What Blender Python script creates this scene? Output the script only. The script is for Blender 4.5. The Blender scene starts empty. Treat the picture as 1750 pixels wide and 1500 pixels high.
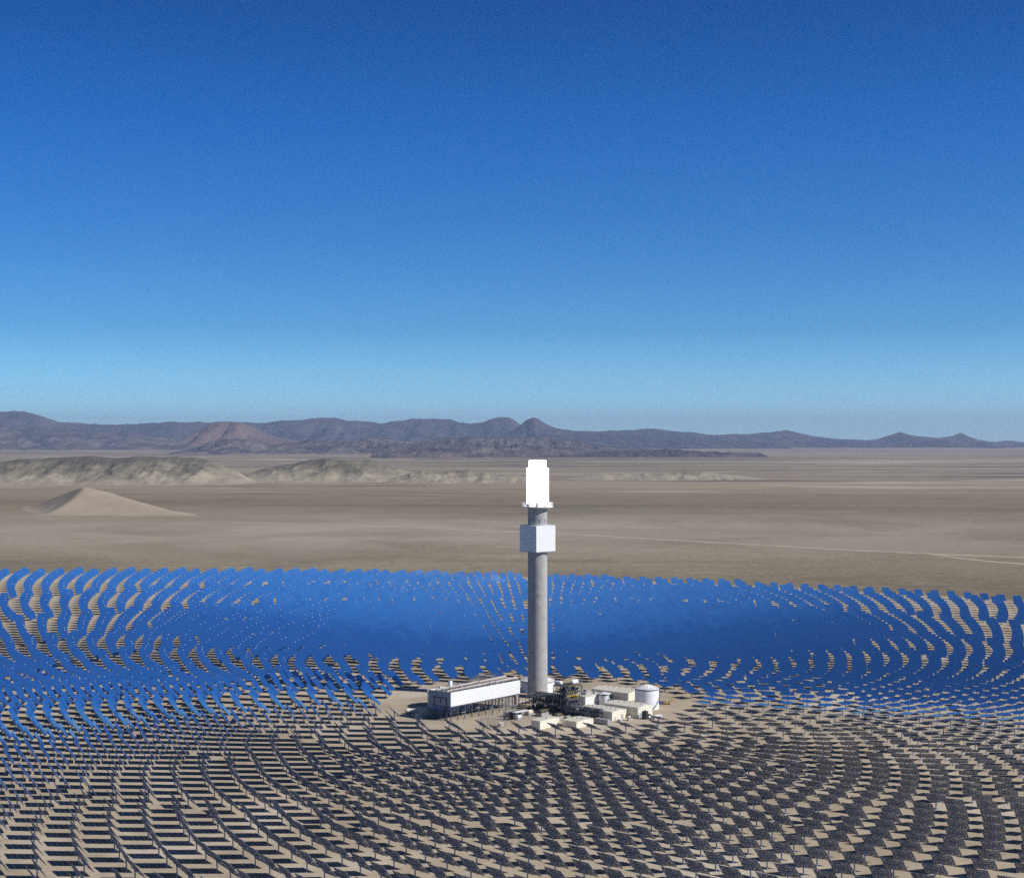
import bpy, math, random
import numpy as np
from mathutils import Vector, Matrix, noise
random.seed(7)
R_ = math.radians
sc = bpy.context.scene
C = sc.collection

# ------------------------------------------------------------------ camera
FPX = 2679.7                       # focal length in pixels of the 1750 px wide photograph
CAM = Vector((-22.35, -1309.9, 215.26))
cd = bpy.data.cameras.new('camera'); cam = bpy.data.objects.new('camera', cd); C.objects.link(cam)
cam.location = CAM; cam.rotation_euler = (R_(90), 0, 0)
cd.sensor_fit = 'HORIZONTAL'; cd.sensor_width = 36.0; cd.lens = 36.0*FPX/1750.0
cd.clip_start = 1.0; cd.clip_end = 400000.0
sc.camera = cam

def sstep(a, b, x):
    t = min(1.0, max(0.0, (x-a)/(b-a))); return t*t*(3-2*t)

def ground_z(X, Y):
    """Height of the desert floor (tower base is 0): a gently tilted plain that levels out far away."""
    xc = X-CAM.x; yc = Y-CAM.y
    d = math.hypot(xc, yc)
    w = 1.0-sstep(2600.0, 5600.0, d)
    xx = max(-2500.0, min(2500.0, xc)); yy = max(-1500.0, min(4000.0, yc))
    zz = CAM.z-212.0 + w*(-0.007*xx-0.00237*yy) + (1-w)*(-6.0)
    if d > 3400: zz += sstep(3400, 9000, d)*(noise.fractal(Vector((X/2500, Y/2500, 3.1)), 1.0, 2.0, 4)*7.0)
    return zz

def at(x, y):
    """Ground point under pixel (x, y) of the 1750 x 1500 photograph, on the plain near the plant."""
    yo = y-756.35-0.007*(x-875.0)
    d = 212.0*FPX/yo
    X = (x-875.0)/FPX*d+CAM.x; Y = d+CAM.y
    return Vector((X, Y, ground_z(X, Y)))

# ------------------------------------------------------------------ sun and sky
SUN_EL, SUN_AZ = 38.0, 73.0        # azimuth measured from 'towards the camera' round to the right
S = Vector((math.cos(R_(SUN_EL))*math.sin(R_(SUN_AZ)), -math.cos(R_(SUN_EL))*math.cos(R_(SUN_AZ)), math.sin(R_(SUN_EL))))
ld = bpy.data.lights.new('sun', 'SUN'); lo = bpy.data.objects.new('sun', ld); C.objects.link(lo)
ld.energy = 4.4; ld.angle = R_(0.5); ld.color = (1.0, 0.955, 0.88)
lo.rotation_euler = S.to_track_quat('Z', 'Y').to_euler(); lo.location = (300, -200, 400)

w = bpy.data.worlds.new('World'); sc.world = w; w.use_nodes = True
nt = w.node_tree; nt.nodes.clear()
sky = nt.nodes.new('ShaderNodeTexSky'); sky.sky_type = 'NISHITA'; sky.sun_disc = False
sky.sun_elevation = R_(SUN_EL); sky.sun_rotation = math.atan2(S.x, S.y)
sky.altitude = 1500; sky.air_density = 1.0; sky.dust_density = 0.1; sky.ozone_density = 1.5
tcw = nt.nodes.new('ShaderNodeTexCoord'); sxw = nt.nodes.new('ShaderNodeSeparateXYZ'); rw = nt.nodes.new('ShaderNodeValToRGB')
nt.links.new(tcw.outputs['Generated'], sxw.inputs[0]); nt.links.new(sxw.outputs[2], rw.inputs[0])
SKYT = [(0.0, (0.98, 1.85, 2.80)), (0.0244, (0.80, 1.66, 2.58)), (0.069, (0.35, 1.06, 1.87)), (0.1236, (0.19, 0.85, 1.73)), (0.196, (0.06, 0.69, 1.66)),
        (0.264, (0.02, 0.51, 1.32)), (0.42, (0.08, 0.36, 0.82)), (0.7, (0.09, 0.28, 0.58)), (1.0, (0.09, 0.26, 0.50))]
for i, (ps, c_) in enumerate(SKYT):
    e = rw.color_ramp.elements[i] if i < 2 else rw.color_ramp.elements.new(ps)
    e.position = ps; e.color = (*c_, 1)
mw = nt.nodes.new('ShaderNodeMix'); mw.data_type = 'RGBA'; mw.blend_type = 'MULTIPLY'; mw.inputs[0].default_value = 1.0
bg = nt.nodes.new('ShaderNodeBackground'); bg.inputs[1].default_value = 0.05
wo = nt.nodes.new('ShaderNodeOutputWorld')
nt.links.new(sky.outputs[0], mw.inputs[6]); nt.links.new(rw.outputs[0], mw.inputs[7])
# brighter sky round the sun (which stands high behind the camera, out of the picture)
dt = nt.nodes.new('ShaderNodeVectorMath'); dt.operation = 'DOT_PRODUCT'; dt.inputs[1].default_value = tuple(S)
nt.links.new(tcw.outputs['Generated'], dt.inputs[0])
ra_ = nt.nodes.new('ShaderNodeValToRGB'); nt.links.new(dt.outputs['Value'], ra_.inputs[0])
for i, (ps, c_) in enumerate([(0.74, (1, 1, 1)), (0.90, (1.9, 1.8, 1.7)), (0.96, (6.5, 5.2, 3.8)), (1.0, (11.0, 7.6, 5.0))]):
    e = ra_.color_ramp.elements[i] if i < 2 else ra_.color_ramp.elements.new(ps)
    e.position = ps; e.color = (*c_, 1)
mw2 = nt.nodes.new('ShaderNodeMix'); mw2.data_type = 'RGBA'; mw2.blend_type = 'MULTIPLY'; mw2.inputs[0].default_value = 1.0
nt.links.new(mw.outputs[2], mw2.inputs[6]); nt.links.new(ra_.outputs[0], mw2.inputs[7])
nt.links.new(mw2.outputs[2], bg.inputs[0]); nt.links.new(bg.outputs[0], wo.inputs[0])

vs = sc.view_settings
vs.view_transform = 'Standard'; vs.look = 'None'; vs.gamma = 1.0; vs.use_curve_mapping = False; vs.exposure = 0.25
cy = sc.cycles
cy.caustics_reflective = False; cy.caustics_refractive = False
cy.sample_clamp_indirect = 2.0; cy.max_bounces = 5; cy.volume_bounces = 0; cy.use_denoising = False

# ------------------------------------------------------------------ materials
def newmat(name):
    m = bpy.data.materials.new(name); m.use_nodes = True
    return m, m.node_tree, m.node_tree.nodes['Principled BSDF']

def N(t, kind, **kw):
    n = t.nodes.new(kind)
    for k, v in kw.items(): setattr(n, k, v)
    return n

def mat(name, col, rough=0.6, metal=0.0, var=0.12, scale=0.6, streak=False, bump=0.0, spec=0.4):
    """Painted / bare surface with a little procedural wear: two noise scales that lighten and darken the base colour."""
    m, t, p = newmat(name)
    p.inputs['Roughness'].default_value = rough; p.inputs['Metallic'].default_value = metal
    p.inputs['Specular IOR Level'].default_value = spec
    tc = N(t, 'ShaderNodeTexCoord'); mp = N(t, 'ShaderNodeMapping'); t.links.new(tc.outputs['Object'], mp.inputs[0])
    mp.inputs['Scale'].default_value = (scale, scale, scale*(0.12 if streak else 1.0))
    n1 = N(t, 'ShaderNodeTexNoise'); n1.inputs['Scale'].default_value = 1.0; n1.inputs['Detail'].default_value = 6; n1.inputs['Roughness'].default_value = 0.65
    t.links.new(mp.outputs[0], n1.inputs['Vector'])
    rm = N(t, 'ShaderNodeMapRange'); rm.inputs[1].default_value = 0.3; rm.inputs[2].default_value = 0.7
    rm.inputs[3].default_value = 1-var; rm.inputs[4].default_value = 1+var
    t.links.new(n1.outputs[0], rm.inputs[0])
    mx = N(t, 'ShaderNodeMix', data_type='RGBA', blend_type='MULTIPLY'); mx.inputs[0].default_value = 1.0
    mx.inputs[6].default_value = (*col, 1)
    t.links.new(rm.outputs[0], mx.inputs[7]); t.links.new(mx.outputs[2], p.inputs['Base Color'])
    if bump:
        b = N(t, 'ShaderNodeBump'); b.inputs['Strength'].default_value = bump; b.inputs['Distance'].default_value = 0.1
        t.links.new(n1.outputs[0], b.inputs['Height']); t.links.new(b.outputs[0], p.inputs['Normal'])
    return m

M = {}
M['concrete'] = mat('concrete', (0.37, 0.36, 0.335), 0.85, var=0.16, scale=0.16, streak=False, bump=0.1)
M['white'] = mat('white_cladding', (0.74, 0.74, 0.725), 0.5, var=0.05, scale=0.4)
M['whitepaint'] = mat('white_tank_paint', (0.80, 0.80, 0.82), 0.45, var=0.07, scale=0.25, streak=True)
M['cream'] = mat('cream_sheet_metal', (0.74, 0.71, 0.58), 0.6, var=0.07, scale=0.5, streak=True)
M['roof'] = mat('pale_roof_sheet', (0.60, 0.57, 0.47), 0.65, var=0.14, scale=0.5)
M['steel'] = mat('painted_steel', (0.11, 0.125, 0.155), 0.55, 0.3, var=0.25, scale=0.8)
M['lightsteel'] = mat('galvanised_steel', (0.36, 0.38, 0.41), 0.5, 0.4, var=0.2, scale=0.8)
M['dark'] = mat('dark_equipment', (0.035, 0.037, 0.042), 0.6, var=0.3, scale=0.8)
M['grey'] = mat('grey_equipment', (0.33, 0.33, 0.34), 0.6, var=0.15, scale=0.6)
M['pipe'] = mat('rusty_pink_pipe', (0.41, 0.345, 0.31), 0.6, var=0.2, scale=0.6)
M['silverpipe'] = mat('insulated_pipe', (0.55, 0.55, 0.56), 0.35, 0.5, var=0.15, scale=0.8)
M['yellow'] = mat('yellow_paint', (0.52, 0.34, 0.03), 0.5, var=0.12, scale=1.0)
M['blue'] = mat('blue_paint', (0.03, 0.07, 0.45), 0.5, var=0.12, scale=1.0)
M['rubber'] = mat('rubber', (0.02, 0.02, 0.022), 0.8, var=0.2)
M['glass'] = mat('window_glass', (0.16, 0.22, 0.30), 0.1, var=0.1, spec=0.8)
M['post'] = mat('blue_grey_post', (0.27, 0.36, 0.50), 0.5, 0.0, var=0.15, scale=0.7)
M['rib'] = mat('frame_steel', (0.34, 0.36, 0.41), 0.6, 0.2, var=0.4, scale=2.0)

m = bpy.data.materials.new('mirror_glass'); m.use_nodes = True; M['mirror'] = m; t = m.node_tree; t.nodes.clear()
gl = N(t, 'ShaderNodeBsdfGlossy'); gl.inputs['Roughness'].default_value = 0.03
df = N(t, 'ShaderNodeBsdfDiffuse'); ms_ = N(t, 'ShaderNodeMixShader'); ms_.inputs[0].default_value = 0.58     # reflected sky's blue painted in as diffuse colour, mixed with true gloss
t.links.new(gl.outputs[0], ms_.inputs[1]); t.links.new(df.outputs[0], ms_.inputs[2])
ou = N(t, 'ShaderNodeOutputMaterial'); t.links.new(ms_.outputs[0], ou.inputs[0])
tc = N(t, 'ShaderNodeTexCoord'); nz = N(t, 'ShaderNodeTexNoise'); nz.inputs['Scale'].default_value = 0.8; nz.inputs['Detail'].default_value = 4
t.links.new(tc.outputs['Object'], nz.inputs['Vector'])
cr = N(t, 'ShaderNodeMapRange'); cr.inputs[1].default_value = 0.3; cr.inputs[2].default_value = 0.7; cr.inputs[3].default_value = 0.93; cr.inputs[4].default_value = 1.05
t.links.new(nz.outputs[0], cr.inputs[0])
mx = N(t, 'ShaderNodeMix', data_type='RGBA', blend_type='MULTIPLY'); mx.inputs[0].default_value = 1; mx.inputs[6].default_value = (0.82, 0.87, 0.91, 1)
t.links.new(cr.outputs[0], mx.inputs[7]); t.links.new(mx.outputs[2], gl.inputs[0])
mx = N(t, 'ShaderNodeMix', data_type='RGBA', blend_type='MULTIPLY'); mx.inputs[0].default_value = 1; mx.inputs[6].default_value = (0.015, 0.076, 0.265, 1)
t.links.new(cr.outputs[0], mx.inputs[7]); t.links.new(mx.outputs[2], df.inputs[0])

# back of the mirrors: a fine lattice of pressed ribs and struts, light metal over dark sheet
m, t, p = newmat('mirror_back'); M['back'] = m
tc = N(t, 'ShaderNodeTexCoord')
vo = N(t, 'ShaderNodeTexVoronoi'); vo.inputs['Scale'].default_value = 1.7; vo.inputs['Randomness'].default_value = 1.0
t.links.new(tc.outputs['Object'], vo.inputs['Vector'])
sp = N(t, 'ShaderNodeSeparateColor'); t.links.new(vo.outputs['Color'], sp.inputs[0])
ra = N(t, 'ShaderNodeValToRGB')
ra.color_ramp.interpolation = 'CONSTANT'
for i, (pos, c) in enumerate([(0, (0.07, 0.085, 0.12)), (0.45, (0.24, 0.26, 0.31)), (0.66, (0.55, 0.57, 0.61)), (0.82, (0.92, 0.92, 0.93))]):
    e = ra.color_ramp.elements[i] if i < 2 else ra.color_ramp.elements.new(pos)
    e.position = pos; e.color = (*c, 1)
t.links.new(sp.outputs[0], ra.inputs[0]); t.links.new(ra.outputs[0], p.inputs['Base Color'])
p.inputs['Roughness'].default_value = 0.55; p.inputs['Metallic'].default_value = 0.1

# glowing receiver
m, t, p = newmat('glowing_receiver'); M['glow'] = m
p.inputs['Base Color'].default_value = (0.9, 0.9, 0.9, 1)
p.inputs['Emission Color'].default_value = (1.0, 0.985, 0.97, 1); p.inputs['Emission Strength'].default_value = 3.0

# desert floor
m, t, p = newmat('desert_floor'); M['ground'] = m
L = t.links.new
geo = N(t, 'ShaderNodeNewGeometry')
def noi(scale, detail=5, rough=0.6, vec=None, stretch=None, dist=0.0):
    mp = N(t, 'ShaderNodeMapping'); L(geo.outputs['Position'], mp.inputs[0])
    s = stretch or (1, 1, 1); mp.inputs['Scale'].default_value = (scale*s[0], scale*s[1], scale*s[2])
    n = N(t, 'ShaderNodeTexNoise'); n.inputs['Scale'].default_value = 1.0; n.inputs['Detail'].default_value = detail
    n.inputs['Roughness'].default_value = rough; n.inputs['Distortion'].default_value = dist
    L(mp.outputs[0], n.inputs['Vector']); return n.outputs[0]
def rng(v, a, b, c, d):
    r = N(t, 'ShaderNodeMapRange'); r.inputs[1].default_value = a; r.inputs[2].default_value = b; r.inputs[3].default_value = c; r.inputs[4].default_value = d
    L(v, r.inputs[0]); return r.outputs[0]
def mixc(f, a, b, mode='MIX'):
    x = N(t, 'ShaderNodeMix', data_type='RGBA', blend_type=mode)
    for sock, v in ((x.inputs[0], f), (x.inputs[6], a), (x.inputs[7], b)):
        if isinstance(v, (int, float)): sock.default_value = v
        elif isinstance(v, tuple): sock.default_value = (*v, 1)
        else: L(v, sock)
    return x.outputs[2]
def math_(op, a, b=None):
    x = N(t, 'ShaderNodeMath', operation=op)
    for s_, v in zip(x.inputs, (a, b)):
        if v is None: continue
        if isinstance(v, (int, float)): s_.default_value = v
        else: L(v, s_)
    return x.outputs[0]
def dist_from(cx, cy_, stretch=(1, 1)):
    sx = N(t, 'ShaderNodeSeparateXYZ'); L(geo.outputs['Position'], sx.inputs[0])
    a = math_('MULTIPLY', math_('SUBTRACT', sx.outputs[0], cx), stretch[0]); b = math_('MULTIPLY', math_('SUBTRACT', sx.outputs[1], cy_), stretch[1])
    return math_('SQRT', math_('ADD', math_('MULTIPLY', a, a), math_('MULTIPLY', b, b)))
# graded soil inside the field, tyre-churned and pale
soil = mixc(rng(noi(0.020, 7, 0.62, dist=0.6), 0.33, 0.68, 0, 1), (0.345, 0.285, 0.205), (0.47, 0.395, 0.29))
soil = mixc(rng(noi(0.006, 6, 0.6, dist=1.2), 0.52, 0.66, 0, 0.9), soil, (0.56, 0.485, 0.385))
soil = mixc(rng(noi(0.05, 6, 0.7, dist=1.0), 0.55, 0.68, 0, 0.5), soil, (0.27, 0.222, 0.17))
soil = mixc(rng(noi(0.6, 4, 0.7), 0.3, 0.7, 0, 0.28), soil, (0.30, 0.245, 0.19))
# untouched desert pavement and scrub
des = mixc(rng(noi(0.0016, 7, 0.66, stretch=(0.5, 1, 1), dist=0.8), 0.35, 0.66, 0, 1), (0.185, 0.149, 0.094), (0.29, 0.236, 0.152))
des = mixc(rng(noi(0.035, 6, 0.75), 0.40, 0.62, 0, 0.6), des, (0.135, 0.114, 0.072))
des = mixc(rng(noi(0.11, 4, 0.8, stretch=(1, 0.35, 1)), 0.47, 0.60, 0, 0.55), des, (0.095, 0.082, 0.052))
des = mixc(rng(noi(0.0045, 6, 0.7, stretch=(0.6, 1, 1), dist=1.0), 0.56, 0.72, 0, 0.6), des, (0.36, 0.305, 0.235))
far = mixc(rng(noi(0.00035, 8, 0.62, stretch=(0.3, 1, 1), dist=1.5), 0.36, 0.64, 0, 1), (0.190, 0.151, 0.102), (0.352, 0.291, 0.205))
far = mixc(rng(noi(0.0006, 8, 0.66, stretch=(0.22, 1, 1), dist=2.0), 0.52, 0.62, 0, 0.8), far, (0.100, 0.086, 0.080))
far = mixc(rng(noi(0.0008, 6, 0.6, stretch=(0.3, 1, 1), dist=2.0), 0.55, 0.66, 0, 0.8), far, (0.47, 0.41, 0.335))
dcam = dist_from(CAM.x, CAM.y)
wild = mixc(rng(dcam, 3000, 7500, 0, 1), des, far)
wild = mixc(rng(noi(0.0028, 7, 0.72, stretch=(0.8, 1, 1), dist=1.2), 0.54, 0.66, 0, 0.55), wild, (0.125, 0.104, 0.070))
glow_patch = mixc(math_('MULTIPLY', rng(dist_from(-250, 2350, (0.5, 1.0)), 250, 1500, 0.6, 0), rng(noi(0.0016, 6, 0.65, dist=1.0), 0.35, 0.6, 0.35, 1.0)), wild, (0.44, 0.385, 0.31))  # pale patch painted on the plain in place of the receiver's glow
edge = math_('ADD', dist_from(-430, -626), rng(noi(0.01, 5, 0.6), 0.2, 0.8, -30, 30))
cut = rng(edge, 1812, 1850, 1, 0)
col = mixc(cut, glow_patch, soil)
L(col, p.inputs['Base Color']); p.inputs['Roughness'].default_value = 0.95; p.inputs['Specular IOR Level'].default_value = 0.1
bp = N(t, 'ShaderNodeBump'); bp.inputs['Strength'].default_value = 0.5; bp.inputs['Distance'].default_value = 0.6
L(noi(0.16, 6, 0.65), bp.inputs['Height']); L(bp.outputs[0], p.inputs['Normal'])

def rockmat(name, c1, c2, c3, s1, s2, band=None, bump=0.35):
    global t, L, geo
    m, t, p = newmat(name); L = t.links.new
    geo = N(t, 'ShaderNodeNewGeometry')
    c = mixc(rng(noi(s1, 8, 0.65, dist=1.0), 0.35, 0.65, 0, 1), c1, c2)
    c = mixc(rng(noi(s2, 7, 0.68, stretch=(1, 1, 2.5), dist=0.5), 0.45, 0.68, 0, 1), c, c3)
    if band:     # pale beds at the foot, dark cap on top
        sx = N(t, 'ShaderNodeSeparateXYZ'); L(geo.outputs['Position'], sx.inputs[0])
        zz = math_('ADD', sx.outputs[2], rng(noi(s1*1.6, 5, 0.6), 0.3, 0.7, -22, 22))
        c = mixc(rng(zz, band[0], band[1], 0.75, 0.0), c, (0.35, 0.305, 0.225))
        c = mixc(rng(zz, band[2], band[3], 0.0, 0.7), c, (0.10, 0.095, 0.088))
    L(c, p.inputs['Base Color']); p.inputs['Roughness'].default_value = 0.95; p.inputs['Specular IOR Level'].default_value = 0.1
    b = N(t, 'ShaderNodeBump'); b.inputs['Strength'].default_value = bump; b.inputs['Distance'].default_value = 0.08/s2
    L(noi(s2*2, 8, 0.7), b.inputs['Height']); L(b.outputs[0], p.inputs['Normal'])
    return m
M['range'] = rockmat('far_rock', (0.036, 0.036, 0.058), (0.098, 0.080, 0.086), (0.022, 0.024, 0.042), 0.00035, 0.0012)
M['cone'] = rockmat('red_rock', (0.135, 0.088, 0.075), (0.17, 0.11, 0.09), (0.09, 0.062, 0.056), 0.0005, 0.0016)
M['lava'] = rockmat('dark_rock', (0.048, 0.044, 0.060), (0.19, 0.158, 0.145), (0.026, 0.026, 0.044), 0.0007, 0.002)
M['mesa'] = rockmat('badland_rock', (0.150, 0.136, 0.103), (0.27, 0.236, 0.172), (0.078, 0.077, 0.062), 0.003, 0.008, band=(20, 62, 75, 110))
M['dune'] = rockmat('dune_sand', (0.35, 0.288, 0.215), (0.375, 0.31, 0.235), (0.33, 0.27, 0.20), 0.004, 0.01, bump=0.03)
M['track'] = mat('pale_dirt_track', (0.40, 0.34, 0.265), 0.95, var=0.2, scale=0.02, spec=0.1)

# ------------------------------------------------------------------ mesh builder
U = Vector((0.646, 0.763, 0)); V = Vector((0.763, -0.646, 0)); Z = Vector((0, 0, 1))   # the plant's own grid

class MB:
    def __init__(s): s.v = []; s.f = []; s.sm = []; s.mi = []
    def add(s, vs_, fs, smooth=False, mi=0):
        b = len(s.v); s.v += [tuple(x) for x in vs_]
        for f in fs: s.f.append(tuple(b+i for i in f)); s.sm.append(smooth); s.mi.append(mi)
    def quadbox(s, o, ax, ay, az, mi=0):
        """box with corner o and edge vectors ax, ay, az"""
        P = [o, o+ax, o+ax+ay, o+ay]; P += [q+az for q in P]
        s.add(P, [(3, 2, 1, 0), (4, 5, 6, 7), (0, 1, 5, 4), (1, 2, 6, 5), (2, 3, 7, 6), (3, 0, 4, 7)], mi=mi)
        return s
    def box(s, o, a0, a1, b0, b1, z0, z1, mi=0):
        """box in the plant's grid: a along U, b along V, from origin o"""
        return s.quadbox(o+U*a0+V*b0+Z*z0, V*(b1-b0), U*(a1-a0), Z*(z1-z0), mi)
    def wbox(s, c, sx, sy, sz, mi=0):
        return s.quadbox(Vector((c[0]-sx/2, c[1]-sy/2, c[2])), Vector((sx, 0, 0)), Vector((0, sy, 0)), Vector((0, 0, sz)), mi)
    def tube(s, a, b, r, n=8, r2=None, mi=0, cap=True):
        a = Vector(a); b = Vector(b); d = (b-a).normalized(); r2 = r if r2 is None else r2
        x = d.orthogonal().normalized(); y = d.cross(x)
        P = []
        for q, rr in ((a, r), (b, r2)):
            for i in range(n):
                an = 2*math.pi*i/n; P.append(q+x*(rr*math.cos(an))+y*(rr*math.sin(an)))
        s.add(P, [(i, (i+1) % n, n+(i+1) % n, n+i) for i in range(n)], True, mi)
        if cap:
            s.add(P[:n], [tuple(reversed(range(n)))], False, mi)
            s.add(P[n:], [tuple(range(n))], False, mi)
        return s
    def lathe(s, c, prof, n=40, mi=0):
        c = Vector(c); P = []
        for r, z in prof:
            for i in range(n):
                an = 2*math.pi*i/n; P.append(c+Vector((r*math.cos(an), r*math.sin(an), z)))
        for k in range(len(prof)-1):
            s.add(P[k*n:(k+2)*n], [(i, (i+1) % n, n+(i+1) % n, n+i) for i in range(n)], True, mi)
        return s
    def ball(s, c, r, n=12, sx=1, mi=0):
        prof = [(max(0.001, r*math.sin(math.pi*k/8)), -r*math.cos(math.pi*k/8)) for k in range(9)]
        return s.lathe(c, prof, n, mi)
    def ring(s, c, r, z, n, rt=0.06, mi=0):
        c = Vector(c); P = [c+Vector((r*math.cos(2*math.pi*i/n), r*math.sin(2*math.pi*i/n), z)) for i in range(n)]
        for i in range(n): s.tube(P[i], P[(i+1) % n], rt, 4, mi=mi, cap=False)
        return s
    def poly(s, pts, mi=0): s.add(pts, [tuple(range(len(pts)))], mi=mi); return s
    def build(s, name, mats, parent=None):
        o0 = parent_origin(parent)
        me = bpy.data.meshes.new(name)
        me.from_pydata([tuple(Vector(q)-o0) for q in s.v], [], s.f)
        me.polygons.foreach_set('use_smooth', s.sm)
        ms = mats if isinstance(mats, (list, tuple)) else [mats]
        for m_ in ms: me.materials.append(m_)
        me.polygons.foreach_set('material_index', s.mi)
        me.validate(); me.update()
        o = bpy.data.objects.new(name, me); C.objects.link(o)
        if parent is not None: o.parent = parent
        return o

def parent_origin(p_):
    o = Vector((0, 0, 0))
    while p_ is not None:
        o = o+p_.location; p_ = p_.parent
    return o

def tag(o, label=None, cat=None, group=None, kind=None):
    if label: o['label'] = label
    if cat: o['category'] = cat
    if group: o['group'] = group
    if kind: o['kind'] = kind
    return o
def thing(name, loc, label, cat, group=None):
    o = bpy.data.objects.new(name, None); C.objects.link(o); o.location = loc; o.empty_display_size = 2.0
    return tag(o, label, cat, group)

# ------------------------------------------------------------------ ground: one sheet out to the horizon
radii = [0.0]+list(np.geomspace(120, 90000, 150)); NA = 720
vv = [(CAM.x, CAM.y, ground_z(CAM.x, CAM.y))]; ff = []
for r in radii[1:]:
    for k in range(NA):
        a = 2*math.pi*k/NA; X = CAM.x+r*math.sin(a); Y = CAM.y+r*math.cos(a)
        zz = ground_z(X, Y)
        vv.append((X, Y, zz))
for k in range(NA): ff.append((0, 1+k, 1+(k+1) % NA)[::-1])
for i in range(len(radii)-2):
    b0 = 1+i*NA; b1 = b0+NA
    for k in range(NA): ff.append((b0+k, b1+k, b1+(k+1) % NA, b0+(k+1) % NA)[::-1])
me = bpy.data.meshes.new('ground'); me.from_pydata(vv, [], ff); me.materials.append(M['ground'])
me.polygons.foreach_set('use_smooth', [True]*len(me.polygons)); me.update()
go = bpy.data.objects.new('ground', me); C.objects.link(go)
tag(go, 'pale graded desert soil running out to a brown plain', 'ground', kind='structure')

# ------------------------------------------------------------------ hills and mountains
def interp(prof, x):
    if x <= prof[0][0]: return prof[0][1]
    for (x0, y0), (x1, y1) in zip(prof, prof[1:]):
        if x <= x1:
            tt = (x-x0)/(x1-x0); return y0+(y1-y0)*tt
    return prof[-1][1]

def ridge(name, prof, dist, depth, m_, label, step=3.0, rows=44, rough=0.35, gs=1.0, base=-230.0, power=1.25, seed=0.0, back=None, crest=0.04, flute=1.0, octs=4, ragged=1.0):
    """A range of hills with the given skyline heights (pixel heights converted to metres at its distance), fanned out in depth with gullies."""
    x0, x1 = prof[0][0], prof[-1][0]; n = int((x1-x0)/step)+1
    zb = CAM.z+base
    V_, F_ = [], []
    back = back or depth
    mpp = dist/FPX
    for j in range(rows+1):
        v = -1+2*j/rows
        for i in range(n+1):
            px = x0+(x1-x0)*i/n
            X = CAM.x+(px-875)*mpp
            D = depth*(1+ragged*(-0.38+0.75*abs(noise.fractal(Vector((px/70.0+seed, seed, 0)), 1.0, 2.0, 3)))) if v < 0 else back
            Y = CAM.y+dist+v*D
            H = max(0.0, CAM.z+(750-interp(prof, px))*mpp-zb)
            q = Vector((X/(gs*mpp*40)+seed, (Y-CAM.y-dist)/(gs*mpp*40)*flute, seed*0.37))
            rid = 1-abs(noise.fractal(q, 1.0, 2.1, octs))*2.0
            big = noise.noise(q*0.35)
            s = 1-abs(v+0.16*big*(1-abs(v)))
            s = max(0.0, min(1.0, s))
            prof_s = s**power
            hh = H*prof_s*(1-rough*(1-s)*(1-rid)*1.2) + H*crest*(rid-0.5)*s
            if j in (0, rows) or i in (0, n): hh = -40.0
            V_.append((X, Y, zb+hh))
    for j in range(rows):
        for i in range(n):
            a = j*(n+1)+i; F_.append((a, a+1, a+n+2, a+n+1))
    me = bpy.data.meshes.new(name); me.from_pydata(V_, [], F_); me.materials.append(m_)
    me.polygons.foreach_set('use_smooth', [True]*len(me.polygons)); me.update()
    o = bpy.data.objects.new(name, me); C.objects.link(o)
    return tag(o, label, 'hills', kind='structure')

ridge('mountains', [(-160, 712), (-60, 706), (0, 703), (40, 701), (70, 710), (100, 720), (150, 723), (200, 726), (260, 722), (330, 719), (400, 720), (440, 722), (500, 717), (545, 714),
      (580, 714), (620, 720), (660, 722), (700, 715), (730, 712), (760, 715), (805, 724), (825, 720), (842, 714), (856, 711), (872, 711), (884, 718), (898, 731), (950, 731), (985, 736), (1050, 735), (1115, 731),
      (1160, 736), (1220, 742), (1280, 741), (1340, 735), (1380, 743), (1440, 750), (1500, 752), (1522, 743), (1537, 738), (1560, 744), (1600, 748), (1625, 745), (1641, 739), (1662, 750), (1700, 755), (1725, 752), (1760, 756), (1900, 757)],
      46000, 9000, M['range'], 'long purple mountain range along the whole horizon', step=2.0, rows=60, rough=0.6, gs=1.3, seed=1.3, crest=0.03, power=1.5)
ridge('peak', [(770, 754), (830, 746), (870, 737), (888, 727), (902, 716), (911, 713), (920, 716), (936, 725), (958, 733), (985, 737), (1050, 741), (1120, 746), (1220, 751), (1320, 756)],
      38000, 5200, M['range'], 'sharp dark peak on the skyline above the tower', step=1.5, rows=46, rough=0.5, gs=1.0, seed=5.1, crest=0.015)
ridge('red_hill', [(300, 754), (325, 744), (345, 730), (362, 722), (385, 720), (414, 722), (432, 729), (452, 739), (480, 748), (520, 755)],
      36000, 4200, M['cone'], 'broad reddish cone hill on the left of the range', step=1.5, rows=40, rough=0.22, gs=0.6, seed=8.4, power=1.1)
ridge('left_slope', [(-160, 728), (0, 727), (60, 729), (140, 735), (230, 741), (300, 749), (360, 757)],
      34000, 5000, M['lava'], 'dark lower slope under the leftmost mountain', step=2.5, rows=36, rough=0.5, gs=0.8, seed=12.2)
ridge('foothills', [(340, 764), (370, 754), (400, 749), (440, 752), (465, 760), (500, 757), (540, 750), (575, 756), (620, 751), (655, 748), (700, 755), (740, 749), (790, 746), (835, 751), (890, 746),
      (940, 747), (990, 753), (1030, 761), (1070, 765), (1120, 768), (1180, 774)],
      26000, 4200, M['lava'], 'dark hummocky foothills below the mountain range', step=1.5, rows=44, rough=0.55, gs=0.85, seed=3.7, power=1.3, crest=0.2, octs=3)
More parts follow.
